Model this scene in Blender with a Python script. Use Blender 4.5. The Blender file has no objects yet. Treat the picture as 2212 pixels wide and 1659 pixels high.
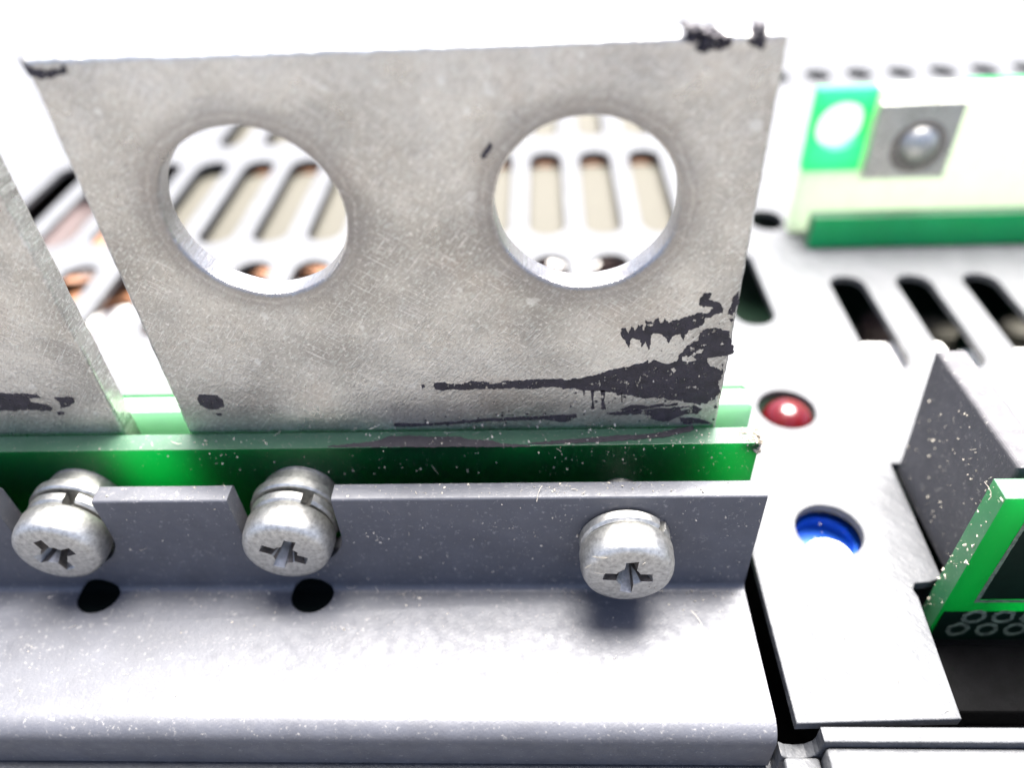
import bpy, bmesh, math, random
from mathutils import Vector, Matrix, noise
random.seed(7)
K = 0.1                                   # one blender unit = 1 cm; every size below is given in millimetres
sc = bpy.context.scene
sc.unit_settings.system = 'METRIC'
sc.unit_settings.scale_length = 0.01
col = sc.collection

# ------------------------------------------------------------------ camera, sky, sun, exposure
CAM = Vector((0.0, -37.488, 55.0))
cd = bpy.data.cameras.new('camera')
cam = bpy.data.objects.new('camera', cd); col.objects.link(cam)
cd.sensor_width = 36.0
FPX = 1632.6                              # focal length for a 2212 px wide picture
cd.lens = 36.0 * FPX / 2212
cd.clip_start = 0.05; cd.clip_end = 1000
RW = Matrix(((0.9989024, -0.0154837, -0.0442058), (0.0233624, -0.6533030, 0.7567360), (-0.0405968, -0.7569382, -0.6522242)))
rx, dn, fw = RW.col[0], RW.col[1], RW.col[2]
mw = Matrix((rx, -dn, -fw)).transposed().to_4x4()
mw.translation = CAM * K
cam.matrix_world = mw
cd.dof.use_dof = True
cd.dof.focus_distance = 56.0 * K
cd.dof.aperture_fstop = 0.152
cd.dof.aperture_blades = 0
sc.camera = cam

SUN_EL, SUN_AZ = math.radians(70), math.radians(12)
w = bpy.data.worlds.new('World'); sc.world = w; w.use_nodes = True
nt = w.node_tree; nt.nodes.clear()
sky = nt.nodes.new('ShaderNodeTexSky'); sky.sky_type = 'NISHITA'; sky.sun_disc = False
sky.sun_elevation = SUN_EL; sky.sun_rotation = SUN_AZ
sky.air_density = 0.35; sky.dust_density = 3.0; sky.ozone_density = 0.3
bg = nt.nodes.new('ShaderNodeBackground'); bg.inputs[1].default_value = 0.09
wo = nt.nodes.new('ShaderNodeOutputWorld')
nt.links.new(sky.outputs[0], bg.inputs[0]); nt.links.new(bg.outputs[0], wo.inputs[0])
sl = bpy.data.lights.new('sun', 'SUN'); sl.energy = 5.0; sl.angle = math.radians(42); sl.color = (1.0, 0.97, 0.93)
so = bpy.data.objects.new('sun', sl); col.objects.link(so)
sd = Vector((math.sin(SUN_AZ) * math.cos(SUN_EL), math.cos(SUN_AZ) * math.cos(SUN_EL), math.sin(SUN_EL)))
so.rotation_euler = (-sd).to_track_quat('-Z', 'Y').to_euler(); so.location = (0, 10, 30)
vs = sc.view_settings
vs.view_transform = 'Standard'; vs.look = 'None'; vs.gamma = 1.0; vs.exposure = 2.95
try: sc.cycles.max_bounces = 10; sc.cycles.transmission_bounces = 8
except Exception: pass

# ------------------------------------------------------------------ measuring helpers: a traced point of the photograph (2212 px wide) on a real plane, in mm
def ray(px, py): return RW @ Vector((px - 1106, py - 829.5, FPX))
def on_y(px, py, y): r = ray(px, py); return CAM + r * ((y - CAM.y) / r.y)
def on_z(px, py, z): r = ray(px, py); return CAM + r * ((z - CAM.z) / r.z)
def zoomed(ox, oy, f): return lambda zx, zy: ((ox + zx / f) * 0.57113, (oy + zy / f) * 0.57113)

# ------------------------------------------------------------------ node helpers
class NT:
    def __init__(s, name):
        s.m = bpy.data.materials.new(name); s.m.use_nodes = True; s.t = s.m.node_tree; s.t.nodes.clear()
        s.out = s.n('ShaderNodeOutputMaterial'); s.p = s.n('ShaderNodeBsdfPrincipled'); s.l(s.p.outputs[0], s.out.inputs[0])
        s.tc = s.n('ShaderNodeTexCoord')
    def n(s, k): return s.t.nodes.new(k)
    def l(s, a, b): s.t.links.new(a, b)
    def set(s, **kw):
        for k, v in kw.items():
            i = s.p.inputs[k.replace('_', ' ')]
            if hasattr(v, 'is_linked'): s.l(v, i)
            else: i.default_value = v
    def map(s, scale=(1, 1, 1), rot=(0, 0, 0)):
        m = s.n('ShaderNodeMapping')
        if any(rot): m.vector_type = 'TEXTURE'; scale = tuple(1.0 / v for v in scale); m.inputs['Scale'].default_value = tuple(v * K for v in scale)
        else: m.inputs['Scale'].default_value = tuple(v / K for v in scale)
        m.inputs['Rotation'].default_value = rot
        s.l(s.tc.outputs['Object'], m.inputs[0]); return m.outputs[0]        # coordinates in mm
    def noise(s, scale, detail=3, rough=0.55, vec=None, dist=0.0):
        n = s.n('ShaderNodeTexNoise'); n.inputs['Scale'].default_value = scale; n.inputs['Detail'].default_value = detail
        n.inputs['Roughness'].default_value = rough; n.inputs['Distortion'].default_value = dist
        s.l(vec or s.map(), n.inputs['Vector']); return n.outputs[0]
    def ramp(s, f, stops):
        r = s.n('ShaderNodeValToRGB'); e = r.color_ramp.elements
        while len(e) < len(stops): e.new(0.5)
        for q, (p, c) in zip(e, stops):
            q.position = p; q.color = (c, c, c, 1) if isinstance(c, (int, float)) else (*c, 1)
        s.l(f, r.inputs[0]); return r.outputs[0]
    def math(s, op, a, b=0.0, c=None):
        n = s.n('ShaderNodeMath'); n.operation = op
        for i, v in enumerate((a, b) if c is None else (a, b, c)):
            if hasattr(v, 'is_linked'): s.l(v, n.inputs[i])
            else: n.inputs[i].default_value = v
        return n.outputs[0]
    def mix(s, f, a, b, mode='MIX'):
        n = s.n('ShaderNodeMix'); n.data_type = 'RGBA'; n.blend_type = mode
        for i, v in ((0, f), (6, a), (7, b)):
            if hasattr(v, 'is_linked'): s.l(v, n.inputs[i])
            elif i == 0: n.inputs[0].default_value = v
            else: n.inputs[i].default_value = (*v, 1)
        return n.outputs[2]
    def bump(s, h, strength, dist_mm):
        b = s.n('ShaderNodeBump'); b.inputs['Strength'].default_value = strength; b.inputs['Distance'].default_value = dist_mm * K
        s.l(h, b.inputs['Height'])
        cur = s.p.inputs['Normal']
        if cur.is_linked: s.l(cur.links[0].from_socket, b.inputs['Normal'])
        s.l(b.outputs[0], cur)
    def bevel(s, mm):
        b = s.n('ShaderNodeBevel'); b.samples = 4; b.inputs['Radius'].default_value = mm * K
        s.l(b.outputs[0], s.p.inputs['Normal'])

def grey_paint(name, base, dusty=0.25, rough=0.48, bev=0.12, spec=0.5, mottle=0.0):
    s = NT(name)
    if bev: s.bevel(bev)
    c = s.mix(s.ramp(s.noise(0.35, 4), ((0.35, 0.0), (0.7, 1.0))), tuple(v * 0.9 for v in base), tuple(v * 1.1 for v in base))
    spots = s.ramp(s.noise(2.6, 3, 0.7), ((0.60, 0.0), (0.72, dusty)))
    c = s.mix(spots, c, (0.50, 0.47, 0.42))
    s.set(Base_Color=c, Roughness=s.ramp(s.noise(1.3, 3), ((0.3, rough - 0.08), (0.7, rough + 0.12))))
    s.set(Specular_IOR_Level=spec)
    if mottle: s.bump(s.noise(0.8, 3, 0.6, s.map((1, 0.5, 1), (0, 0, 0.7))), mottle, 0.35)
    s.bump(s.noise(1.0, 3, 0.6, s.map((0.5, 7, 1.2), (0, 0, 0.5))), 0.22, 0.05)
    s.bump(s.noise(4.0, 2, 0.5), 0.35, 0.05)
    s.bump(s.noise(1.1, 2, 0.5), 0.16, 0.10)
    return s.m
M = {}
M['paint'] = grey_paint('slate grey powder paint', (0.062, 0.064, 0.074))
M['paint_panel'] = grey_paint('chassis grey paint', (0.064, 0.066, 0.070), 0.10, 0.46, 0.12, 0.15, 0.75)
M['paint_dusty'] = grey_paint('dust coated grey paint', (0.046, 0.045, 0.049), 0.28, 0.8, 0.1)

def aluminium():
    s = NT('scuffed raw aluminium')
    v = s.map()
    big = s.noise(0.09, 4, 0.6)
    c = s.mix(s.ramp(big, ((0.38, 0.0), (0.62, 1.0))), (0.32, 0.312, 0.288), (0.56, 0.55, 0.508))
    brown = s.ramp(s.noise(0.13, 4, 0.65, dist=0.6), ((0.54, 0.0), (0.70, 0.32)))
    c = s.mix(brown, c, (0.45, 0.38, 0.32))
    grime = s.ramp(s.noise(1.1, 4, 0.7), ((0.58, 0.0), (0.75, 0.5)))
    c = s.mix(grime, c, (0.34, 0.33, 0.31))
    # fine brushed grain plus a few long scratches
    grain = s.noise(1.0, 3, 0.6, s.map((6, 1, 1.8), (0, 0.5, 0)))
    grain2 = s.noise(1.0, 2, 0.6, s.map((1.6, 1, 6), (0, -0.75, 0)))
    pits = s.noise(3.2, 3, 0.75)
    scr = s.ramp(s.noise(1.0, 0, 0.5, s.map((0.25, 1, 14), (0, 0.6, 0))), ((0.69, 0.0), (0.72, 1.0)))
    scr2 = s.ramp(s.noise(1.0, 0, 0.5, s.map((0.3, 1, 12), (0, -0.9, 0))), ((0.72, 0.0), (0.75, 1.0)))
    sc_ = s.math('MAXIMUM', scr, scr2)
    c = s.mix(s.math('MULTIPLY', sc_, 0.45), c, (0.80, 0.79, 0.77))
    c = s.mix(s.ramp(grain, ((0.36, 0.38), (0.50, 0.0))), c, (0.28, 0.27, 0.26))
    c = s.mix(s.ramp(grain2, ((0.52, 0.0), (0.70, 0.42))), c, (0.72, 0.785, 0.75))
    c = s.mix(s.ramp(pits, ((0.55, 0.0), (0.68, 0.6))), c, (0.84, 0.825, 0.79))
    c = s.mix(s.ramp(s.noise(4.2, 2, 0.6), ((0.30, 0.5), (0.40, 0.0))), c, (0.24, 0.21, 0.20))
    c = s.mix(s.ramp(s.noise(0.7, 1, 0.4), ((0.74, 0.0), (0.78, 0.45))), c, (0.74, 0.76, 0.74))
    # rings left by the hole cutter, their dark reflection put into the colour
    sep = s.n('ShaderNodeSeparateXYZ'); s.l(v, sep.inputs[0])
    rings = None
    for hx in (10.7, 32.3):
        dx = s.math('SUBTRACT', sep.outputs[0], hx); dz = s.math('SUBTRACT', sep.outputs[2], 19.2)
        d = s.math('SQRT', s.math('ADD', s.math('MULTIPLY', dx, dx), s.math('MULTIPLY', dz, dz)))
        d = s.math('ADD', d, s.math('MULTIPLY', s.math('SUBTRACT', s.noise(0.5, 2), 0.5), 0.7))
        rings = d if rings is None else s.math('MINIMUM', rings, d)
    rr = s.n('ShaderNodeMapRange'); s.l(rings, rr.inputs[0]); rr.inputs[1].default_value = 5.8; rr.inputs[2].default_value = 8.2
    wear_reflect = s.ramp(rr.outputs[0], ((0.0, 0.70), (0.28, 0.62), (0.36, 0.35), (0.46, 0.55), (0.62, 0.30), (1.0, 0.0)))
    c = s.mix(wear_reflect, c, (0.20, 0.19, 0.185))
    s.set(Base_Color=c, Metallic=0.9, Roughness=s.ramp(s.noise(0.5, 4), ((0.3, 0.26), (0.7, 0.38))))
    dish = s.ramp(rr.outputs[0], ((0.0, 0.0), (0.55, 0.85), (1.0, 1.0)))
    s.bump(dish, 0.15, 0.2)
    s.bump(grain, 0.5, 0.05); s.bump(grain2, 0.5, 0.05); s.bump(pits, 0.5, 0.06)
    s.bump(s.noise(0.18, 3), 0.2, 0.5)
    return s.m
M['alu'] = aluminium()

def simple(name, base, rough=0.5, metal=0.0, var=0.15, nscale=0.8, bump=0.1, bev=0.0, **kw):
    s = NT(name)
    if bev: s.bevel(bev)
    f = s.ramp(s.noise(nscale, 4, 0.6), ((0.3, 0.0), (0.7, 1.0)))
    c = s.mix(f, tuple(max(0, v * (1 - var)) for v in base), tuple(min(1, v * (1 + var)) for v in base))
    s.set(Base_Color=c, Metallic=metal, Roughness=rough, **kw)
    if bump: s.bump(s.noise(nscale * 5, 3, 0.6), bump, 0.06)
    return s.m
def laminate(name, base, through, fac, dust=0.3, var=0.15, rough=0.4):
    """glass fibre board: reflects a little, lets light through"""
    s = NT(name)
    c = s.mix(s.ramp(s.noise(0.4, 4), ((0.3, 0.0), (0.7, 1.0))), tuple(v * (1 - var) for v in base), tuple(min(1, v * (1 + var)) for v in base))
    c = s.mix(s.ramp(s.noise(3.0, 3, 0.7), ((0.60, 0.0), (0.74, dust))), c, (0.45, 0.45, 0.40))
    s.set(Base_Color=c, Roughness=rough); s.bump(s.noise(4, 2), 0.12, 0.04)
    t = s.n('ShaderNodeBsdfTranslucent'); t.inputs[0].default_value = (*through, 1)
    m = s.n('ShaderNodeMixShader'); m.inputs[0].default_value = fac
    s.l(s.p.outputs[0], m.inputs[1]); s.l(t.outputs[0], m.inputs[2]); s.l(m.outputs[0], s.out.inputs[0])
    return s.m
M['mask'] = laminate('green solder mask', (0.002, 0.030, 0.013), (0.003, 0.60, 0.19), 0.56, 0.15)
M['mask_dark'] = simple('dark green solder mask over copper', (0.001, 0.010, 0.005), 0.5, var=0.2, Specular_IOR_Level=0.15)
M['mask_lit'] = laminate('thin green mask', (0.05, 0.50, 0.18), (0.16, 0.95, 0.42), 0.6, 0.1)
M['mask_strip'] = laminate('bright green mask', (0.006, 0.30, 0.12), (0.02, 0.75, 0.32), 0.4, 0.25)
M['fr4'] = laminate('bare glass fibre edge', (0.050, 0.098, 0.066), (0.16, 0.55, 0.28), 0.3, 0.55)
M['fr4_mint'] = laminate('mint glass fibre', (0.24, 0.34, 0.25), (0.55, 0.85, 0.62), 0.45, 0.1)
M['fr4_pale'] = laminate('pale glass fibre board', (0.48, 0.51, 0.42), (0.78, 0.86, 0.70), 0.5, 0.08)
def ink_mat():
    s = NT('dried black marker ink')
    c = s.mix(s.ramp(s.noise(1.5, 4), ((0.3, 0.0), (0.7, 1.0))), (0.010, 0.008, 0.011), (0.032, 0.026, 0.034))
    n = s.math('ADD', s.math('MULTIPLY', s.noise(1.6, 5, 0.75), 0.65), s.math('MULTIPLY', s.noise(1.0, 2, 0.6, s.map((5, 1, 1.2), (0, 0.15, 0))), 0.35))
    s.set(Base_Color=c, Roughness=0.6, Alpha=s.ramp(n, ((0.565, 1.0), (0.60, 0.0))))
    s.bump(s.noise(4, 3), 0.5, 0.06); return s.m
M['ink'] = ink_mat()
M['tar'] = simple('dried black marker ink', (0.020, 0.016, 0.022), 0.55, var=0.5, nscale=1.5, bump=0.9)
M['film'] = simple('grey purple residue', (0.022, 0.018, 0.021), 0.7, var=0.35, nscale=1.5, bump=0.3)
M['grime'] = simple('crusted dirt and ring shadow', (0.22, 0.19, 0.15), 0.9, var=0.6, nscale=2.0, bump=0.8)  # dirt on the board corner; also colours the far screw's shadow ring
M['zinc'] = simple('zinc plated steel', (0.42, 0.416, 0.392), 0.42, 0.95, 0.3, 2.6, 0.45, 0.05)
M['recess'] = simple('rusty screw recess', (0.13, 0.11, 0.09), 0.55, 0.5, 0.6, 1.5, 0.5)
M['copper'] = simple('tarnished copper', (0.62, 0.25, 0.10), 0.4, 0.8)
M['black'] = simple('black cavity plastic and added light blockers', (0.0012, 0.0012, 0.0014), 0.95, var=0.5, bump=0.6, Specular_IOR_Level=0.12)
M['hole_black'] = simple('black of the hole depths', (0.002, 0.003, 0.003), 1.0, bump=0, Specular_IOR_Level=0.0)  # darkness inside the bend holes, put into the colour
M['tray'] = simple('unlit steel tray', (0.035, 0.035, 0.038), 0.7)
M['silk'] = simple('white silkscreen print', (0.10, 0.13, 0.085), 0.7, var=0.6, nscale=2)
M['sleeve'] = simple('dark brown sleeve', (0.045, 0.03, 0.03), 0.5)
M['blue'] = simple('blue trimmer plastic', (0.004, 0.07, 0.42), 0.4)
M['white'] = simple('white nylon', (0.80, 0.79, 0.76), 0.5, var=0.05)
M['tan'] = simple('tan insulation tape', (0.030, 0.0275, 0.0185), 0.8)
M['orange'] = simple('orange enamelled winding', (0.15, 0.060, 0.022), 0.6)
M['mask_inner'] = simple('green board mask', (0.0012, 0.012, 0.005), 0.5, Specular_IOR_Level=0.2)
M['desk'] = simple('worktop', (0.085, 0.08, 0.074), 0.5, var=0.04)
M['lint'] = simple('pale lint and grit', (0.42, 0.38, 0.31), 0.9, var=0.5, nscale=0.4, bump=0)
def led_mat():
    s = NT('red led epoxy'); s.set(Base_Color=(0.05, 0.0012, 0.0025, 1), Roughness=0.22)
    s.bump(s.noise(0.8, 2), 0.15, 0.1); return s.m
M['led'] = led_mat()

# ------------------------------------------------------------------ mesh helpers (all coordinates in mm, world space)
def empty(name, label=None, cat=None, loc=(0, 0, 0), group=None):
    o = bpy.data.objects.new(name, None); col.objects.link(o); o.location = Vector(loc) * K; o.empty_display_size = 0.2
    if label: o['label'] = label; o['category'] = cat
    if group: o['group'] = group
    return o
def link(name, me, mats, parent=None):
    """mesh in mm world coordinates -> one object, origin at its thing's base"""
    me.transform(Matrix.Scale(K, 4))
    base = Vector((0, 0, 0)); p = parent
    while p is not None: base += Vector(p.location); p = p.parent
    if base.length: me.transform(Matrix.Translation(-base))
    for m in (mats if isinstance(mats, (list, tuple)) else [mats]): me.materials.append(M[m])
    me.name = name
    o = bpy.data.objects.new(name, me); col.objects.link(o); o.parent = parent
    return o
def tag(o, label, cat, group=None, kind=None):
    if label: o['label'] = label
    if cat: o['category'] = cat
    if group: o['group'] = group
    if kind: o['kind'] = kind
    return o
def bm_mesh(bm, smooth=None):
    me = bpy.data.meshes.new('m'); bmesh.ops.recalc_face_normals(bm, faces=bm.faces[:])
    if smooth is not None:
        for f in bm.faces: f.smooth = True
        for e in bm.edges:
            e.smooth = not (len(e.link_faces) == 2 and e.calc_face_angle(0) > math.radians(smooth))
    bm.to_mesh(me); bm.free(); return me
def box_bm(bm, lo, hi):
    r = bmesh.ops.create_cube(bm, size=1.0)
    for v in r['verts']:
        for i in range(3): v.co[i] = (lo[i] + hi[i]) / 2 + v.co[i] * (hi[i] - lo[i])
    return r['verts']
def box(lo, hi, bevel=0.0, seg=2):
    bm = bmesh.new(); box_bm(bm, lo, hi)
    if bevel: bmesh.ops.bevel(bm, geom=bm.edges[:], offset=bevel, segments=seg, profile=0.5, affect='EDGES')
    return bm_mesh(bm, 40 if bevel else None)
def sheet(loops, t, plane='XY', at=0.0, bevel=0.0, bres=2):
    """flat sheet with holes: loops[0] outline, others holes, thickness t centred on the plane coordinate `at`"""
    cu = bpy.data.curves.new('c', 'CURVE'); cu.dimensions = '2D'; cu.fill_mode = 'BOTH'
    for lp in loops:
        sp = cu.splines.new('POLY'); sp.points.add(len(lp) - 1); sp.use_cyclic_u = True
        for p, (a, b) in zip(sp.points, lp): p.co = (a, b, 0, 1)
    cu.extrude = t / 2 - bevel; cu.bevel_depth = bevel; cu.bevel_resolution = bres; cu.offset = -bevel
    ob = bpy.data.objects.new('c', cu); col.objects.link(ob)
    dg = bpy.context.evaluated_depsgraph_get()
    me = bpy.data.meshes.new_from_object(ob.evaluated_get(dg))
    bpy.data.objects.remove(ob); bpy.data.curves.remove(cu); me.materials.clear()
    if plane == 'XZ': me.transform(Matrix(((1, 0, 0, 0), (0, 0, -1, at), (0, 1, 0, 0), (0, 0, 0, 1))))
    elif plane == 'YZ': me.transform(Matrix(((0, 0, 1, at), (1, 0, 0, 0), (0, 1, 0, 0), (0, 0, 0, 1))))
    else: me.transform(Matrix.Translation((0, 0, at)))
    for p in me.polygons: p.use_smooth = False
    return me
def circle(cx, cy, r, n=48, rough=0.0, a0=0.0):
    out = []
    for i in range(n):
        a = a0 + 2 * math.pi * i / n
        q = r * (1 + rough * noise.noise(Vector((math.cos(a) * 3 + cx, math.sin(a) * 3 + cy, 1.7))))
        out.append((cx + q * math.cos(a), cy + q * math.sin(a)))
    return out
def stadium(cx, y0, y1, w, n=10):
    r = w / 2
    return [(cx + r * math.cos(math.pi * i / n), y1 - r + r * math.sin(math.pi * i / n)) for i in range(n + 1)] + \
           [(cx - r * math.cos(math.pi * i / n), y0 + r - r * math.sin(math.pi * i / n)) for i in range(n + 1)]
def rect(x0, y0, x1, y1): return [(x0, y0), (x1, y0), (x1, y1), (x0, y1)]
def boolean(me, cutters):
    a = bpy.data.objects.new('a', me); col.objects.link(a); tmp = [a]
    for c in cutters:
        b = bpy.data.objects.new('b', c); col.objects.link(b); tmp.append(b)
        md = a.modifiers.new('d', 'BOOLEAN'); md.operation = 'DIFFERENCE'; md.object = b; md.solver = 'EXACT'
    dg = bpy.context.evaluated_depsgraph_get(); dg.update()
    out = bpy.data.meshes.new_from_object(a.evaluated_get(dg))
    for o in tmp: bpy.data.objects.remove(o)
    return out
def lathe(profile, n=48, axis=(0, 0, 0)):
    """profile of (radius, depth) turned round a line along +Y through axis"""
    bm = bmesh.new(); rows = []
    for r, y in profile:
        if r < 1e-6: rows.append([bm.verts.new((axis[0], axis[1] + y, axis[2]))])
        else: rows.append([bm.verts.new((axis[0] + r * math.cos(2 * math.pi * i / n), axis[1] + y, axis[2] + r * math.sin(2 * math.pi * i / n))) for i in range(n)])
    for a, b in zip(rows, rows[1:]):
        for i in range(n):
            j = (i + 1) % n
            if len(a) == 1 and len(b) == 1: continue
            if len(a) == 1: bm.faces.new((a[0], b[i], b[j]))
            elif len(b) == 1: bm.faces.new((a[i], b[0], a[j]))
            else: bm.faces.new((a[i], b[i], b[j], a[j]))
    return bm
def tube_pts(bm, pts, r, n=5):
    rings = []
    for i, p in enumerate(pts):
        t = (pts[min(i + 1, len(pts) - 1)] - pts[max(i - 1, 0)]).normalized()
        u = t.orthogonal().normalized(); v = t.cross(u)
        rings.append([bm.verts.new(p + (u * math.cos(2 * math.pi * k / n) + v * math.sin(2 * math.pi * k / n)) * r) for k in range(n)])
    for a, b in zip(rings, rings[1:]):
        for k in range(n): bm.faces.new((a[k], a[(k + 1) % n], b[(k + 1) % n], b[k]))
    bm.faces.new(rings[0][::-1]); bm.faces.new(rings[-1])
def jag(poly, amp=0.13, step=0.18, vamp=None, seed=0.0):
    """torn outline: subdivide a traced polygon and push its points about with noise"""
    out = []; n = len(poly); vamp = amp if vamp is None else vamp
    for i in range(n):
        a, b = Vector(poly[i]), Vector(poly[(i + 1) % n]); m = max(1, int((b - a).length / step))
        for k in range(m):
            p = a.lerp(b, k / m); q = Vector((p.x * 1.9 + seed, p.y * 1.9, seed)); q2 = q * 3.1
            dx = noise.noise(q) + 0.7 * noise.noise(q2) + 0.5 * noise.noise(q2 * 2.3); q += Vector((31, 7, 3)); q2 += Vector((11, 5, 3))
            dy = noise.noise(q) + 0.8 * noise.noise(q2) + 0.6 * noise.noise(q2 * 2.3)
            out.append((p.x + dx * amp, p.y + dy * vamp))
    return out

# ------------------------------------------------------------------ setting
bm = bmesh.new(); box_bm(bm, (-1500, -1200, -60), (1500, 1500, -50))
tag(link('worktop', bm_mesh(bm), 'desk'), None, None, kind='structure')

# ------------------------------------------------------------------ chassis
ch = empty('metal_chassis', 'long grey painted metal chassis with rows of slots, open at its front right corner', 'chassis', (0, 120, -50))
PT = 1.0
outline = [(17.75, -11.75), (29.55, -11.35), (30.3, -1.2), (30.15, -0.5), (30.5, 0.1), (31.6, 0.2), (32.9, 0.6), (33.25, 13.7), (36.9, 13.7), (36.9, 2.6), (150, 2.6),
           (150, 300), (-190, 300), (-190, 11.4), (17.75, 11.4)]
holes = [circle(25.1, 5.7, 2.9), circle(25.3, 21.65, 2.95)]
for k in range(-2, 21):
    x = 17.1 - 8.25 * k
    if x > -83: holes.append(stadium(x, 59.2, 87.5, 5.3) if k > -2 else stadium(x - 1.2, 59.0, 65.0, 4.7))
    if -67 < x < 28: holes.append(stadium(x + 0.3, 36.5, 53.6, 4.9))
    if -58 < x < 40: holes.append(stadium(x, 94.0, 120.0, 4.7))
for k in range(7): holes.append(stadium(38.7 + 8.3 * k, 27.8, 46.8, 4.4))
for k in range(8): holes.append(stadium(47.9 + 8.25 * k, 117.6, 124.4, 5.0))
link('top_panel', sheet([outline] + holes, PT, 'XY', -PT / 2, 0.12), 'paint_panel', ch)
# front wall of the right half: a thin upright sheet with a rounded notch at its left end
lip = [(19.35, 0.0), (150, 0.0), (150, -50), (-190, -50), (-190, -5.5), (16.75, -5.5), (16.75, -2.3), (17.3, -2.75), (18.0, -2.85), (18.7, -2.7), (19.2, -2.2), (19.35, -1.6)]
link('front_wall', sheet([lip], 1.1, 'XZ', -12.5, 0.12), 'paint_panel', ch)
link('front_ledge', box((-190, -24, -6.6), (16.7, -13.1, -5.5), 0.2), 'paint_panel', ch)
link('front_ledge', box((16.95, -24, -3.5), (19.5, -13.1, -2.35), 0.25), 'paint_panel', ch)
link('front_ledge', box((19.55, -24, -3.5), (150, -13.1, -0.7), 0.3), 'paint_panel', ch)
link('side_wall', box((-191.5, -11.9, -49.9), (-190.1, 300, -0.1)), 'paint_panel', ch)
link('side_wall', box((150.1, -11.9, -49.9), (151.5, 300, -0.1)), 'paint_panel', ch)
link('rear_wall', box((-190, 300.1, -49.9), (150, 301.5, -0.1)), 'paint_panel', ch)
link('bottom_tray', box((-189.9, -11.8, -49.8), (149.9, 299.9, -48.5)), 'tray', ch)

link('gap_blocker', box((20.2, -11.3, -30), (21.2, 11, -1.45)), 'black', ch)  # added black partition, keeps the gap beside the front strip dark
# upright tab bent out of the panel at the right
tab_prof = [(13.75, -1.4), (14.2, 4), (15.3, 12.4), (14.9, 12.9), (0.5, 13.5), (0.5, -1.4)]
tb = empty('upright_tab', 'dust covered dark grey metal tab standing beside the slit, behind the small green board', 'metal tab', (35, 7, 0))
link('tab_plate', sheet([jag(tab_prof, 0.05, 0.5)], 2.6, 'YZ', 35.35, 0.45, 3), 'paint_dusty', tb)
t2 = empty('upright_tab', 'second grey metal tab, its tip just showing at the right edge of the picture', 'metal tab', (52, 9, 0))
link('tab_plate', sheet([jag([(11.6, -1.4), (12.2, 9.0), (11.6, 9.7), (4, 9.9), (4, -1.4)], 0.05, 0.5)], 2.0, 'YZ', 51.6, 0.15), 'paint_dusty', t2)

# ------------------------------------------------------------------ slotted mounting bracket at the front
def bend(cx, cy, r, a0, a1, n=7): return [(cx + r * math.cos(math.radians(a0 + (a1 - a0) * i / n)), cy + r * math.sin(math.radians(a0 + (a1 - a0) * i / n))) for i in range(n + 1)]
prof = bend(0.25, 11.05, 0.25, 180, 90, 3) + bend(1.45, 11.05, 0.25, 90, 0, 3) + bend(-0.2, 0.0, 1.9, 0, -90) + bend(-11.0, -2.1, 0.3, 90, 180) + \
       [(-11.3, -5.1), (-12.6, -5.1)] + bend(-11.0, -1.8, 1.6, 180, 90) + bend(-0.6, 0.4, 0.6, -90, 0, 4)
def extrude_x(prof, xs):
    bm = bmesh.new(); rows = [[bm.verts.new((x, y, z)) for y, z in prof] for x in xs]; n = len(prof)
    for a, b in zip(rows, rows[1:]):
        for i in range(n): bm.faces.new((a[i], a[(i + 1) % n], b[(i + 1) % n], b[i]))
    bm.faces.new(rows[0]); bm.faces.new(rows[-1][::-1]); return bm_mesh(bm)
body = extrude_x(prof, [-170, 16.4])
cut = []; hole_fills = []
S2 = -20.5; PITCH = 18.75
notch_x = [S2 - PITCH * k for k in range(0, 8)]
for x in notch_x:
    p = [(x - 4.15, 14)] + [(x - 4.0, 7.6)] + [(x + 4.0 * math.cos(math.radians(180 + 180 * i / 16)), 7.1 + 4.0 * math.sin(math.radians(180 + 180 * i / 16))) for i in range(17)] + [(x + 4.0, 7.6), (x + 4.0, 14)]
    cut.append(sheet([p], 5.0, 'XZ', 0.85))
    bm = bmesh.new(); r = bmesh.ops.create_cone(bm, cap_ends=True, segments=32, radius1=1.75, radius2=1.75, depth=9)
    bmesh.ops.transform(bm, matrix=Matrix.Translation((x + 0.3, -0.62, -0.3)) @ Matrix.Rotation(math.radians(38), 4, 'X') @ Matrix.Diagonal((1.05, 0.80, 1, 1)), verts=bm.verts[:])
    cut.append(bm_mesh(bm)); hole_fills.append(cut[-1].copy())
body = boolean(body, cut)
br = empty('mounting_bracket', 'grey bent metal bracket with notches along its upright flange and a rounded front nose', 'bracket', (-77, -6, -7))
link('light_block', box((-170, 1.95, -6.5), (15.5, 4.4, 1.2)), 'black', br)  # added black box, blocks light between flange and board
deep = [(y + 0.13, z - 0.13) for y, z in prof]
for me in hole_fills:
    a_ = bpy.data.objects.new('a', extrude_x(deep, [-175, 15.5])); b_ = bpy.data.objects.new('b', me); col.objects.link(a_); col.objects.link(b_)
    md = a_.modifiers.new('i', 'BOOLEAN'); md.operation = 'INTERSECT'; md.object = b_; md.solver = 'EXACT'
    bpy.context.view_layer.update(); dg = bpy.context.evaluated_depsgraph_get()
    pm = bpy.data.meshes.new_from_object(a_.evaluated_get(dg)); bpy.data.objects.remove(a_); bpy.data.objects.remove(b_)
    link('hole_dark', pm, 'hole_black', br)  # added black fill that makes each bend hole read dark
o = link('bracket_sheet', body, 'paint', br)
for p in o.data.polygons: p.use_smooth = True
bmx = bmesh.new(); bmx.from_mesh(o.data)
for e in bmx.edges: e.smooth = not (len(e.link_faces) == 2 and e.calc_face_angle(0) > math.radians(28))
bmx.to_mesh(o.data); bmx.free()

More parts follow.
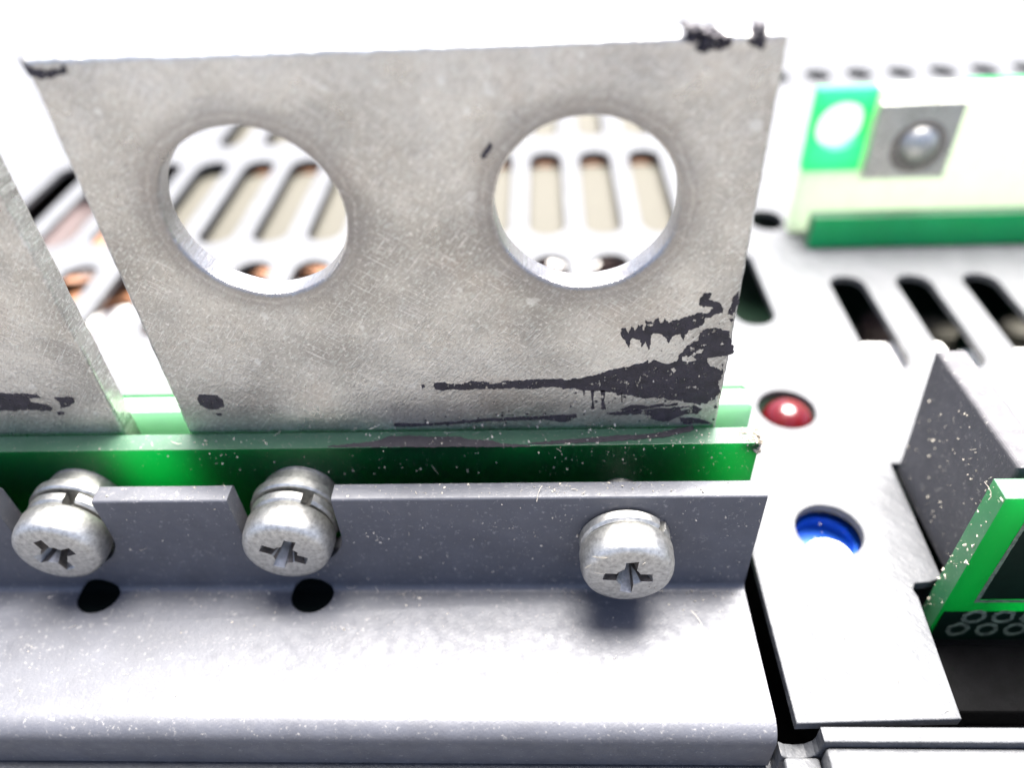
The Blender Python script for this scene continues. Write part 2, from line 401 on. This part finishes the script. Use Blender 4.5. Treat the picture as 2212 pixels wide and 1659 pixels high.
# ------------------------------------------------------------------ the two long green boards that clamp the plates
def board_mesh(x0, x1, y0, y1, z0, z1, rounded=0.0):
    pr = [(x0, z0), (x1, z0)]
    if rounded: pr += [(x1, z1 - rounded)] + [(x1 - rounded + rounded * math.cos(math.radians(a)), z1 - rounded + rounded * math.sin(math.radians(a))) for a in (15, 30, 45, 60, 75)] + [(x1 - rounded, z1)]
    else: pr += [(x1, z1)]
    pr += [(x0, z1)]
    return sheet([pr], y1 - y0, 'XZ', (y0 + y1) / 2, 0.04, 1)
def faces_y_to(o, idx):
    for p in o.data.polygons:
        if abs(p.normal.y) > 0.9: p.material_index = idx
pb = empty('circuit_board', 'long green glass fibre board clamped in front of the metal plates, behind the notched flange', 'circuit board', (-76, 5.4, -8))
o = link('board', board_mesh(-170, 16.6, 4.5, 6.3, -8, 12.35, 0.3), ['fr4', 'mask'], pb); faces_y_to(o, 1)
A = zoomed(1300, 950, 1.7015); B = zoomed(2000, 1050, 2.4578); D4 = zoomed(0, 950, 1.7015); D1 = zoomed(0, 0, 1.7015); D2 = zoomed(1300, 0, 1.7015)
def trace_z(zoom, pts, z): return [tuple(on_z(*zoom(*p), z)[:2]) for p in pts]
def trace_y(zoom, pts, y): q = [on_y(*zoom(*p), y) for p in pts]; return [(v.x, v.z) for v in q]
films = [(A, [(-100, 1262), (-100, 1258), (60, 1240), (230, 1220), (290, 1192), (430, 1190), (620, 1196), (760, 1196), (800, 1215), (960, 1220), (1010, 1240), (1200, 1252), (1200, 1262), (600, 1262)]),
         (B, [(0, 1542), (250, 1520), (420, 1502), (600, 1490), (800, 1470), (1000, 1465), (1200, 1445), (1400, 1400), (1520, 1385), (1540, 1420), (1300, 1480), (1000, 1510), (700, 1530), (300, 1548), (0, 1552)])]
for i, (z_, pts) in enumerate(films):
    link('residue', sheet([jag(trace_z(z_, pts, 12.35), 0.08, 0.15, seed=i * 3.1)], 0.05, 'XY', 12.37), 'film', pb)
for x in notch_x: link('solder_pad', bm_mesh(lathe([(1.5, 4.42), (2.9, 4.42), (2.9, 4.5), (1.5, 4.5), (1.5, 4.42)], 40, (x, 0, 7.4)), 40), 'zinc', pb)
bm = bmesh.new()                                                                # crusted corner
for i in range(170):
    u, v = random.random(), random.random()
    c = Vector((16.75 - 1.9 * u * v, 4.6 + 1.7 * random.random(), 12.3 - 1.6 * random.random() * (1 - u)))
    r = bmesh.ops.create_icosphere(bm, subdivisions=1, radius=0.1 + 0.16 * random.random(), matrix=Matrix.Translation(c))
    for q in r['verts']: q.co += Vector((random.gauss(0, 0.05), random.gauss(0, 0.05), random.gauss(0, 0.05)))
link('dirt_crust', bm_mesh(bm), 'grime', pb)
rb = empty('circuit_board', 'pale green board clamped behind the metal plates, its rounded end showing', 'circuit board', (-76, 9.5, -8))
o = link('board', board_mesh(-170, 16.9, 8.6, 10.5, -8, 12.75, 0.5), ['fr4_mint'], rb)
link('solder_mask', sheet([[(-170, -8), (16.8, -8), (16.8, 12.5), (16.4, 12.8), (-170, 12.8)]], 0.3, 'XZ', 10.66), 'mask', rb)

# ------------------------------------------------------------------ the pierced aluminium plates
PZ0, PZ1, PW = 6.0, 42.1, 43.1
def plate(x0, label):
    t = empty('metal_plate', label, 'metal plate', (x0, 7.45, 12.6), 'pierced aluminium plates clamped between the green boards')
    out = jag([(x0, PZ0), (x0 + PW, PZ0), (x0 + PW, PZ1), (x0, PZ1)], 0.05, 0.5, seed=x0)
    hs = [circle(x0 + 10.7, 31.8, 6.0, 96, 0.012), circle(x0 + 32.3, 31.8, 5.95, 96, 0.012)]
    link('plate', sheet([out] + hs, 2.0, 'XZ', 7.5, 0.28, 2), 'alu', t)
    return t
main = plate(-29.5, 'grey aluminium plate with two round holes, smeared with black ink at its lower right corner')
left = plate(-34.9 - PW, 'grey aluminium plate cut off by the left edge of the picture')
def smear(parent, zoom, pts, holes=(), amp=0.13, vamp=None, seed=0.0, name='ink_smear'):
    lp = [jag(trace_y(zoom, pts, 6.48), amp, 0.09, vamp, seed)] + [jag(trace_y(zoom, h, 6.48), amp * 0.6, 0.09, vamp, seed) for h in holes]
    link(name, sheet(lp, 0.05, 'XZ', 6.478), 'ink', parent)
join = lambda pts: [((1300 + x / 1.7015 - 2000) * 2.4578, (950 + y / 1.7015 - 1050) * 2.4578) for x, y in pts]
top_edge = join([(580, 848), (640, 850), (700, 858), (760, 855), (830, 833), (900, 845), (960, 856), (1020, 840), (1100, 838), (1180, 832), (1260, 828), (1340, 820), (1420, 832), (1500, 822), (1580, 812)])
bot_edge = join([(1500, 888), (1400, 880), (1300, 875), (1200, 885), (1050, 882), (950, 885), (800, 888), (700, 890), (620, 893), (585, 885)])
smear(main, B, top_edge + [(700, 880), (850, 840), (1000, 815), (1080, 790), (1100, 770), (1115, 800), (1170, 762), (1230, 802), (1330, 802), (1390, 770), (1400, 730), (1450, 655), (1560, 600), (1590, 520), (1640, 480), (1740, 475), (1860, 490),
      (1862, 545), (1880, 590), (1905, 640), (1895, 705), (1840, 722), (1750, 738), (1660, 750), (1685, 830), (1750, 850), (1810, 872), (1790, 930), (1760, 1000), (1785, 1060), (1720, 1130), (1650, 1170), (1500, 1165), (1300, 1130), (1200, 1115),
      (1060, 1118), (960, 1098), (850, 1078), (760, 1060), (680, 1055), (560, 1050)] + bot_edge,
      [[(1420, 735), (1500, 715), (1570, 772), (1500, 785), (1430, 775)], [(1550, 690), (1590, 662), (1630, 672), (1600, 705), (1560, 710)], [(1315, 850), (1350, 835), (1378, 862), (1345, 885)]], seed=1.3)
smear(main, B, [(845, 480), (900, 470), (925, 520), (960, 450), (990, 500), (1015, 438), (1050, 440), (1075, 520), (1090, 400), (1150, 420), (1200, 380), (1230, 430), (1265, 388), (1300, 430), (1340, 390), (1380, 400), (1480, 370), (1560, 340), (1640, 330), (1720, 300), (1700, 270), (1620, 270), (1590, 240),
      (1595, 190), (1640, 140), (1700, 145), (1690, 180), (1670, 200), (1720, 215), (1780, 240), (1812, 290), (1800, 330), (1740, 342), (1650, 380), (1620, 430), (1560, 470), (1480, 490), (1440, 580), (1410, 530), (1340, 540), (1300, 612), (1280, 560),
      (1200, 520), (1140, 530), (1115, 680), (1080, 590), (1050, 655), (1030, 580), (950, 570), (932, 652), (890, 570), (860, 540)], (), 0.10, 0.16, 4.2)
smear(main, B, [(1950, 130), (1955, 230), (1890, 355), (1850, 340), (1880, 270), (1900, 190)], (), 0.08, 0.12, 2.1)
smear(main, B, [(850, 1225), (950, 1190), (1030, 1185), (1100, 1197), (1200, 1180), (1300, 1182), (1390, 1168), (1390, 1192), (1250, 1197), (1100, 1217), (1000, 1237), (880, 1242)], (), 0.07, None, 5.5)
smear(main, B, [(720, 1260), (1000, 1235), (1390, 1205), (1520, 1190), (1612, 1215), (1560, 1265), (1450, 1270), (1300, 1335), (1200, 1330), (1100, 1300), (1080, 1270), (900, 1277), (760, 1277)], [[(1405, 1215), (1490, 1200), (1505, 1225), (1420, 1240)]], 0.09, None, 6.5)
smear(main, B, [(1400, 1300), (1500, 1300), (1640, 1330), (1700, 1350), (1600, 1358), (1420, 1357)], (), 0.08, None, 7.5)
smear(main, B, [(572, 1050), (606, 1050), (599, 1150), (612, 1222), (582, 1222), (588, 1150)], (), 0.03, None, 8.5, 'ink_drip')
smear(main, B, [(664, 1045), (712, 1045), (700, 1150), (718, 1222), (668, 1222), (676, 1150)], (), 0.03, None, 9.5, 'ink_drip')
smear(main, B, [(500, 1040), (522, 1040), (518, 1095), (508, 1097)], (), 0.02, None, 9.9, 'ink_drip')
smear(main, B, [(855, 1070), (868, 1070), (872, 1160), (862, 1160)], (), 0.02, None, 9.2, 'ink_drip')
smear(main, A, [(315, 1108), (500, 1110), (700, 1098), (900, 1080), (1100, 1070), (1300, 1060), (1500, 1050), (1500, 1070), (1440, 1095), (1400, 1100), (1290, 1083), (1100, 1090), (900, 1096), (700, 1113), (440, 1130), (330, 1130)], (), 0.06, None, 3.5)
smear(main, D1, [(130, 360), (170, 425), (220, 440), (280, 445), (340, 440), (388, 450), (392, 415), (425, 418), (428, 470), (350, 492), (260, 502), (190, 490), (160, 440), (130, 400)], (), 0.09, None, 11.5)
smear(main, D4, [(1268, 950), (1280, 925), (1340, 925), (1400, 935), (1435, 965), (1440, 1000), (1400, 1018), (1340, 1015), (1290, 990)], (), 0.05, None, 12.5, 'ink_spot')
smear(main, D4, [(1392, 1045), (1425, 1046), (1430, 1058), (1400, 1060)], (), 0.03, None, 13.5, 'ink_spot')
smear(main, A, [(498, 862), (518, 858), (522, 875), (505, 882)], (), 0.03, None, 14.5, 'ink_spot')
smear(main, D2, [(940, 910), (962, 945), (925, 990), (905, 1030), (880, 1000), (905, 960)], (), 0.05, None, 15.5, 'ink_spot')
smear(left, D4, [(-60, 905), (0, 915), (120, 920), (230, 922), (256, 940), (180, 946), (200, 975), (300, 990), (346, 1015), (325, 1030), (200, 1022), (0, 1026), (-60, 1026)], (), 0.10, None, 16.5)
smear(left, D4, [(350, 945), (470, 938), (482, 970), (440, 1000), (390, 1012), (385, 975)], (), 0.07, None, 17.5, 'ink_spot')
smear(left, D4, [(365, 1035), (410, 1035), (412, 1052), (375, 1056)], (), 0.04, None, 18.5, 'ink_spot')
rnd = random.Random(5); bm = bmesh.new()
for _ in range(150):
    x = 13.3 - 24 * rnd.random() ** 2.2; z = 12.8 + 10.5 * rnd.random() * max(0.15, 1 - (13.3 - x) / 16); q = 0.03 + 0.13 * rnd.random() ** 3
    vs_ = [bm.verts.new((x + q * (0.6 + rnd.random()) * math.cos(a), 6.47, z + q * (0.6 + rnd.random()) * math.sin(a))) for a in (0, 0.9, 1.8, 2.7, 3.6, 4.5, 5.4)]
    bm.faces.new(vs_)
o = link('ink_specks', bm_mesh(bm), 'tar', main); o['kind'] = 'stuff'
D3 = zoomed(2573, 0, 1.7015)
def lump(pts, name, seed):                                                     # tarry lumps clinging to the top edge, with real thickness
    rnd = random.Random(seed); q = trace_y(D3, pts, 6.4); bm = bmesh.new()
    xs = [p[0] for p in q]; zs = [p[1] for p in q]
    def inside(x, z):
        c = False
        for (x1, z1), (x2, z2) in zip(q, q[1:] + q[:1]):
            if (z1 > z) != (z2 > z) and x < (x2 - x1) * (z - z1) / (z2 - z1) + x1: c = not c
        return c
    k = 0
    while k < 150:
        x, z = rnd.uniform(min(xs), max(xs)), rnd.uniform(min(zs), max(zs))
        if not inside(x, z): continue
        k += 1
        g = bmesh.ops.create_icosphere(bm, subdivisions=1, radius=rnd.uniform(0.10, 0.27), matrix=Matrix.Translation((x, rnd.uniform(6.25, 7.0), z)))
        for v in g['verts']: v.co += Vector((rnd.gauss(0, 0.05), rnd.gauss(0, 0.06), rnd.gauss(0, 0.05)))
    link(name, bm_mesh(bm), 'tar', main)
lump([(25, 165), (60, 150), (110, 170), (150, 200), (205, 182), (235, 215), (290, 230), (355, 250), (310, 285), (250, 295), (200, 330), (120, 318), (60, 260), (45, 205)], 'tar_lump', 1.0)
lump([(455, 250), (480, 200), (520, 160), (545, 190), (540, 240), (525, 290), (470, 280)], 'tar_lump', 2.0)

# ------------------------------------------------------------------ screws
def phillips(ang, c):
    bm = bmesh.new()
    for k in range(2):
        vs_ = box_bm(bm, (-2.0, -0.6, -0.42), (2.0, 1.9, 0.42))
        for v in vs_:
            if v.co.y > 0: v.co.x *= 0.42; v.co.z *= 0.6
        bmesh.ops.rotate(bm, verts=vs_, cent=(0, 0, 0), matrix=Matrix.Rotation(ang + k * math.pi / 2, 3, 'Y'))
    bmesh.ops.translate(bm, verts=bm.verts[:], vec=c)
    return bm
def screw(label, x, z, yhead, yback, ang, split, washer=True):
    t = empty('screw', label, 'screw', (x, yback, z), 'zinc screws along the notched flange')
    a = (x, yhead, z); R_ = 3.6; H = 2.7
    prof_ = [(0, 0.0), (1.8, 0.02), (2.75, 0.07), (3.05, 0.14), (3.3, 0.33), (3.46, 0.66), (R_ - 0.04, 1.1), (R_, H - 0.45), (R_ - 0.12, H - 0.2), (R_ - 0.35, H), (1.6, H), (0, H)]
    head = bm_mesh(lathe(prof_, 56, a))
    for k in range(2):
        bm = bmesh.new(); vs_ = box_bm(bm, (-2.15, -0.5, -0.52), (2.15, 1.9, 0.52))
        for v in vs_:
            if v.co.y > 0: v.co.x *= 0.40; v.co.z *= 0.55
            v.co.z *= 0.8 + 0.3 * random.random(); v.co.x *= 0.92 + 0.14 * random.random()
        bmesh.ops.rotate(bm, verts=vs_, cent=(0, 0, 0), matrix=Matrix.Rotation(ang + k * math.pi / 2, 3, 'Y'))
        bmesh.ops.translate(bm, verts=bm.verts[:], vec=a); head = boolean(head, [bm_mesh(bm)])
    rnd = random.Random(int(x * 100)); bm = bmesh.new()
    bmesh.ops.create_cone(bm, cap_ends=True, segments=14, radius1=0.35, radius2=1.15, depth=2.0)
    for v in bm.verts: v.co.x *= 1 + rnd.uniform(-0.14, 0.14); v.co.y *= 1 + rnd.uniform(-0.14, 0.14)
    bmesh.ops.transform(bm, matrix=Matrix.Translation((x, yhead + 0.75, z)) @ Matrix.Rotation(math.radians(90), 4, 'X'), verts=bm.verts[:])
    head = boolean(head, [bm_mesh(bm)])
    o = link('head', head, ['zinc', 'recess'], t)
    bx = bmesh.new(); bx.from_mesh(o.data)
    for f in bx.faces:
        f.smooth = True
        c = f.calc_center_median() / K + Vector(t.location) / K
        rr = math.hypot(c.x - x, c.z - z)
        if rr < 2.0 and c.y > yhead + 0.45 and c.y < yhead + 1.9: f.material_index = 1
    for e in bx.edges: e.smooth = not (len(e.link_faces) == 2 and e.calc_face_angle(0) > math.radians(35))
    bx.to_mesh(o.data); bx.free()
    y0 = yhead + H
    # spring washer: split ring, ends slightly out of step
    bm = bmesh.new(); n = 44; rows = []
    for i in range(n + 1):
        f = i / n; th = split + math.radians(7) + f * math.radians(346); dy = (f - 0.5) * 0.25
        rows.append([bm.verts.new((x + r_ * math.cos(th), y0 + 0.62 + yy + dy, z + r_ * math.sin(th))) for r_, yy in ((1.9, -0.5), (3.3, -0.5), (3.52, -0.30), (3.56, 0.30), (3.38, 0.5), (1.9, 0.5))])
    for p, q in zip(rows, rows[1:]):
        for k in range(6): bm.faces.new((p[k], p[(k + 1) % 6], q[(k + 1) % 6], q[k]))
    bm.faces.new(rows[0]); bm.faces.new(rows[-1][::-1])
    link('spring_washer', bm_mesh(bm, 30), 'zinc', t)
    yw = y0 + 1.25
    if washer:
        link('flat_washer', bm_mesh(lathe([(1.8, yw), (3.65, yw), (3.8, yw + 0.15), (3.8, yw + 0.9), (1.8, yw + 0.9), (1.8, yw)], 48, (x, 0, z)), 30), 'zinc', t)
        link('spacer', bm_mesh(lathe([(1.8, yw + 0.92), (3.3, yw + 0.92), (3.3, yback), (1.8, yback), (1.8, yw + 0.92)], 40, (x, 0, z)), 30), 'zinc', t)
    link('shaft', bm_mesh(lathe([(0, y0 - 0.2), (1.7, y0 - 0.2), (1.7, yback + 5), (0, yback + 5)], 24, (x, 0, z)), 30), 'zinc', t)
    return t
screw('zinc screw alone on the unnotched stretch of flange, at the right', 6.0, 6.75, -3.95, 0.0, math.radians(4), math.radians(38), False)
screw('zinc screw in the notch left of the middle, a bright slit in its cross recess', S2 - 0.2, 6.8, -1.75, 4.42, math.radians(27), math.radians(60))
screw('zinc screw in a notch near the left edge, with a dark worn cross recess', S2 - PITCH - 0.05, 6.85, -1.75, 4.42, math.radians(-18), math.radians(70))

# ------------------------------------------------------------------ small upright board at the right
sb = empty('circuit_board', 'small bright green board, its face edged by a printed line', 'circuit board', (55, -1, -14))
o = link('board', board_mesh(32.0, 80, -2.0, -0.1, -5.2, 13.1), ['fr4', 'mask'], sb); faces_y_to(o, 1)
link('copper_field', sheet([rect(34.55, 0.9, 79, 12.0)], 0.06, 'XZ', -2.04), 'mask_dark', sb)
bd = [(34.2, 0.45), (80, 0.45), (80, 0.75), (34.5, 0.75), (34.5, 12.4), (34.2, 12.4)]
link('silkscreen_border', sheet([jag(bd, 0.03, 0.3)], 0.05, 'XZ', -2.06), 'silk', sb)
link('copper_field', sheet([rect(32.3, -5.1, 79.8, -0.9)], 0.06, 'XZ', -2.04), 'mask_dark', sb)
for r_, zz in ((0, -1.6), (1, -3.5)):
    for k in range(9):
        cx = 34.9 + k * 2.35 - r_ * 0.7
        link('pad_ring', sheet([circle(cx, zz, 0.95, 24, 0.22), circle(cx, zz, 0.6, 20, 0.2)], 0.05, 'XZ', -2.10), 'silk', sb)
dk = empty('terminal_block', 'black plastic block deep in the opening below the small green board', 'terminal block', (50, -6, -30))
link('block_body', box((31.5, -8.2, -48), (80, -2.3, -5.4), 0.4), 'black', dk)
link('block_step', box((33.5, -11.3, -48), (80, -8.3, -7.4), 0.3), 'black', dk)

# ------------------------------------------------------------------ led and trimmer under the panel holes
ld = empty('led', 'dark red dome led poking up through a round hole in the panel', 'led', (25.4, 21.4, -8))
bm = lathe([(0, -8)] + [(2.7, -8), (2.7, -1.8)] + [(2.7 * math.cos(math.radians(a)), -1.8 + 2.7 * math.sin(math.radians(a))) for a in (15, 30, 45, 60, 75)] + [(0, 0.9)], 40)
bmesh.ops.transform(bm, matrix=Matrix.Translation((25.5, 21.3, 0)) @ Matrix(((1, 0, 0, 0), (0, 0, -1, 0), (0, 1, 0, 0), (0, 0, 0, 1))), verts=bm.verts[:])
link('lens', bm_mesh(bm, 50), 'led', ld)
tr = empty('trimmer', 'blue trimmer with a white adjuster seen down the round hole in the front strip', 'potentiometer', (25.5, 6, -20))
def vcyl(cx, cy, z0, z1, r, n=40, ri=0.0):
    bm = lathe([(ri, z0), (r, z0), (r, z1), (ri, z1)] + ([(ri, z0)] if ri else []), n)
    bmesh.ops.transform(bm, matrix=Matrix.Translation((cx, cy, 0)) @ Matrix(((1, 0, 0, 0), (0, 0, -1, 0), (0, 1, 0, 0), (0, 0, 0, 1))), verts=bm.verts[:])
    return bm_mesh(bm, 40)
link('housing', box((22.0, 1.5, -20), (31.5, 12.5, -3.6), 0.3), 'blue', tr)
link('collar', vcyl(25.5, 6.6, -3.6, -2.6, 3.2, ri=2.6), 'blue', tr)
link('adjuster', vcyl(25.2, 4.3, -3.6, -2.2, 2.1), 'white', tr)

# ------------------------------------------------------------------ parts lying under the panel, seen through the slots
ib = empty('circuit_board', 'dark green main board lying inside the chassis, seen through the slots', 'circuit board', (-20, 70, -16))
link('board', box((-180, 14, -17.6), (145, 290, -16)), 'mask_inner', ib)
tg = empty('transformer', 'tan taped transformer under the rearmost row of slots', 'transformer', (-15, 115, -16))
link('taped_core', box((-70, 99.2, -16), (32, 131, -2.6), 0.6), 'tan', tg)
cp = empty('capacitor', 'dark sleeved block under the slots between the two plates', 'capacitor', (-76, 79, -16))
link('sleeve', box((-98, 62, -16), (-64.5, 97, -6.5), 2.0), 'sleeve', cp); link('end_band', box((-98, 60.2, -16), (-64.5, 61.9, -6.8), 0.3), 'orange', cp)
tf = empty('transformer', 'tan taped transformer under the middle slots', 'transformer', (-3, 74, -16))
link('taped_core', box((-63, 61, -16), (27, 95, -2.3), 0.6), 'tan', tf)
link('winding', box((-52, 86.5, -16), (24, 99, -1.9), 0.6), 'orange', tf)
for i, (cx, cy, r, zt, lab) in enumerate(((-59, 45.5, 11.5, -3.4, 'orange wound coil under the slots between the two plates'), (4.5, 58.5, 9.5, -3.5, 'orange wound coil under the slots seen through the right hole'), (-36, 55, 8.5, -5, 'orange wound coil under the slots seen through the left hole'), (-70, 74, 9, -6, 'dull orange coil beneath the slots at the far left'))):
    c_ = empty('coil', lab, 'coil', (cx, cy, -16), 'orange coils under the panel')
    link('winding', vcyl(cx, cy, -16, zt, r, ri=r * 0.42), 'orange', c_); link('core', vcyl(cx, cy, -16, zt - 1.2, r * 0.4), 'white', c_)
for x0, y0, x1, y1, zt, lab in ((37.5, 20, 48.0, 36.3, -2.6, 'white connector block under the first slots at the right'), (49.2, 20, 62, 35.2, -3.0, 'white connector block under the slots farther right')):
    c_ = empty('connector', lab, 'connector', ((x0 + x1) / 2, (y0 + y1) / 2, -16))
    link('connector_shell', box((x0, y0, -16), (x1, y1, zt), 0.8), 'white', c_)
    link('contact', box(((x0 + x1) / 2 - 1, y1 + 1.2, -16), ((x0 + x1) / 2 + 1, y1 + 3.2, -6), 0.4), 'tan', c_)

for cx, cy, r_, zt, mt, lab in ((53.0, 46.0, 2.6, -8, 'tan', 'small beige capacitor standing under the slots at the right'), (62.5, 44.5, 2.2, -7, 'tan', 'smaller beige capacitor deep under the slots near the right edge'), (46.5, 49.0, 2.4, -9, 'sleeve', 'small brown capacitor under the slots at the right')):
    c_ = empty('capacitor', lab, 'capacitor', (cx, cy, -16)); link('can', vcyl(cx, cy, -16, zt, r_), mt, c_); link('top_disc', vcyl(cx, cy, zt, zt + 0.25, r_ * 0.8), mt, c_)
# ------------------------------------------------------------------ far assembly at upper right
fa = empty('circuit_board', 'pale upright circuit board at the back right, with a green patch and a pierced corner', 'circuit board', (66, 58, 0))
mk = rect(34.6, 9.2, 41.9, 19.9); hl = circle(38.3, 15.2, 3.2, 40)
link('board', sheet([[(34.5, 0.1), (100, 0.1), (100, 20), (42.0, 20), (42.0, 9.1), (34.5, 9.1)]], 1.6, 'XZ', 58.9), 'fr4_pale', fa)
link('green_corner', sheet([mk, hl], 1.62, 'XZ', 58.9), 'mask_lit', fa)
link('edge_line', sheet([rect(52.8, 19.6, 100, 20.3)], 0.3, 'XZ', 59.9), 'mask_strip', fa)
fm = empty('metal_plate', 'dull grey metal tab fixed to the pale board at the back right', 'metal plate', (47.3, 57.5, 9))
link('tab', sheet([rect(42.05, 8.4, 52.6, 18.4)], 0.9, 'XZ', 57.4, 0.15), 'alu', fm)
link('shadow_ring', bm_mesh(lathe([(2.0, 56.93), (3.5, 56.93), (3.6, 56.98), (2.0, 56.98), (2.0, 56.93)], 40, (48.2, 0, 12.7)), 40), 'grime', fm)  # shadow around the screw head, modelled as a dark ring
fs = empty('screw', 'shiny domed screw in the grey tab at the back right', 'screw', (48.2, 56.9, 13))
link('head', bm_mesh(lathe([(0, 55.7), (0.9, 55.78), (1.7, 56.1), (2.2, 56.5), (2.4, 56.92), (0, 56.92)], 32, (48.2, 0, 13)), 60), 'zinc', fs)
ff = empty('circuit_board', 'bright green strip of board along the foot of the pale upright board', 'circuit board', (66, 55, 0))
o = link('board', board_mesh(36.0, 100, 53.8, 55.6, 0.05, 4.6), ['fr4', 'mask_strip'], ff); faces_y_to(o, 1)

# ------------------------------------------------------------------ lint, grit and fibres
def dust(name, where, n, size, fibre=0.2, seed=1, flen=1.0):
    rnd = random.Random(seed); bm = bmesh.new()
    for _ in range(n):
        p, nrm = where(rnd)
        for _t in range(6):
            if noise.noise(p * 0.33) + 0.5 * noise.noise(p * 0.9) > rnd.uniform(-0.5, 0.45): break
            p, nrm = where(rnd)
        s_ = 0.88 * size * (0.3 + rnd.random() ** 4 * 1.5)
        if rnd.random() < fibre:
            d = Vector((rnd.gauss(0, 1), rnd.gauss(0, 1), rnd.gauss(0, 1))); d -= nrm * d.dot(nrm) * 0.6; d.normalize()
            L = s_ * (2.5 + 7 * rnd.random() ** 3) * flen; k = Vector((rnd.gauss(0, 1), rnd.gauss(0, 1), rnd.gauss(0, 1))) * 0.35
            tube_pts(bm, [p + nrm * s_ * 0.25 + d * L * (f - 0.5) + k * L * (f - 0.5) ** 2 + nrm * L * 0.25 * f for f in (0, 0.25, 0.5, 0.75, 1)], s_ * 0.12, 3)
        else:
            r = bmesh.ops.create_cone(bm, cap_ends=True, segments=4, radius1=s_ * 0.5, radius2=s_ * 0.2, depth=s_ * (0.5 + rnd.random()))
            rm = Matrix.Rotation(rnd.random() * 6.28, 4, Vector((rnd.gauss(0, 1), rnd.gauss(0, 1), rnd.gauss(0, 1))).normalized())
            for v in r['verts']: v.co = p + nrm * s_ * 0.2 + rm @ v.co + Vector((rnd.gauss(0, 0.12), rnd.gauss(0, 0.12), rnd.gauss(0, 0.12))) * s_
    o = link(name, bm_mesh(bm), 'lint'); o['kind'] = 'stuff'; return o
NY, NZ = Vector((0, -1, 0)), Vector((0, 0, 1))
def clear(x, z): return all(abs(x - nx) > 4.3 or z < 3.2 for nx in notch_x)
def flange_face(r):
    while True:
        x = -46 + 62.2 * r.random() ** 0.5; z = 0.8 + 10.2 * r.random()
        if clear(x, z): return Vector((x, 0, z)), NY
def flange_top(r):
    while True:
        x = -46 + 62.2 * r.random() ** 0.7
        if clear(x, 11): return Vector((x, 0.3 + 1.2 * r.random(), 11.3)), NZ
def pcb_top(r): return Vector((-46 + 62.4 * r.random() ** 0.5, 4.6 + 1.6 * r.random(), 12.35)), NZ
def pcb_face(r): return Vector((-46 + 62.4 * r.random() ** 0.5, 4.5, 9 + 3.3 * r.random())), NY
def plate_foot(r): x = -29 + 42 * r.random() ** 0.5; return Vector((x, 6.5, 12.5 + 7 * r.random() ** 2 * max(0.1, (x + 29) / 42))), NY
def shelf(r):
    while True:
        p = Vector((-44 + 60 * r.random(), -0.7 - 10 * r.random() ** 1.8, -0.2))
        if all((p.x - nx - 0.3) ** 2 + (p.y + 0.8) ** 2 > 6 for nx in notch_x): return p, NZ
def corner(r):
    while True:
        p = Vector((-44 + 60 * r.random() ** 0.7, -0.1 - 0.8 * r.random(), -0.1))
        if all(abs(p.x - nx - 0.3) > 2.3 for nx in notch_x): return p, NZ
def tab_face(r): return Vector((34.05, 0.8 + 13 * r.random(), 0.2 + 12.3 * r.random())), Vector((-1, 0, 0))
def edge_board(r): return (Vector((32.0, -2 + 1.9 * r.random(), -4 + 17 * r.random())), Vector((-1, 0, 0)))
def strip(r): return Vector((18.2 + 12 * r.random(), -11 + 26 * r.random(), 0.0)), NZ
dust('dust', flange_face, 330, 0.11, 0.13, 1, 0.8)
dust('dust', flange_top, 200, 0.13, 0.2, 2, 0.8)
dust('dust', pcb_top, 420, 0.12, 0.15, 3, 0.8)
dust('dust', pcb_face, 300, 0.11, 0.12, 4, 0.8)
dust('dust', plate_foot, 260, 0.12, 0.15, 5, 0.8)
dust('dust', shelf, 260, 0.13, 0.2, 6, 0.8)
dust('dust', corner, 110, 0.13, 0.35, 11)
dust('dust', tab_face, 170, 0.13, 0.2, 7, 0.6)
dust('dust', edge_board, 80, 0.16, 0.2, 8, 0.6)
dust('dust', strip, 60, 0.15, 0.2, 9)
def screw_face(r):
    a, q = 6.283 * r.random(), 3.4 * math.sqrt(r.random()); return Vector((6.0 + q * math.cos(a), -3.9 + max(0, q - 2.4) * 0.5, 6.75 + q * math.sin(a))), NY
dust('dust', screw_face, 70, 0.15, 0.4, 10)
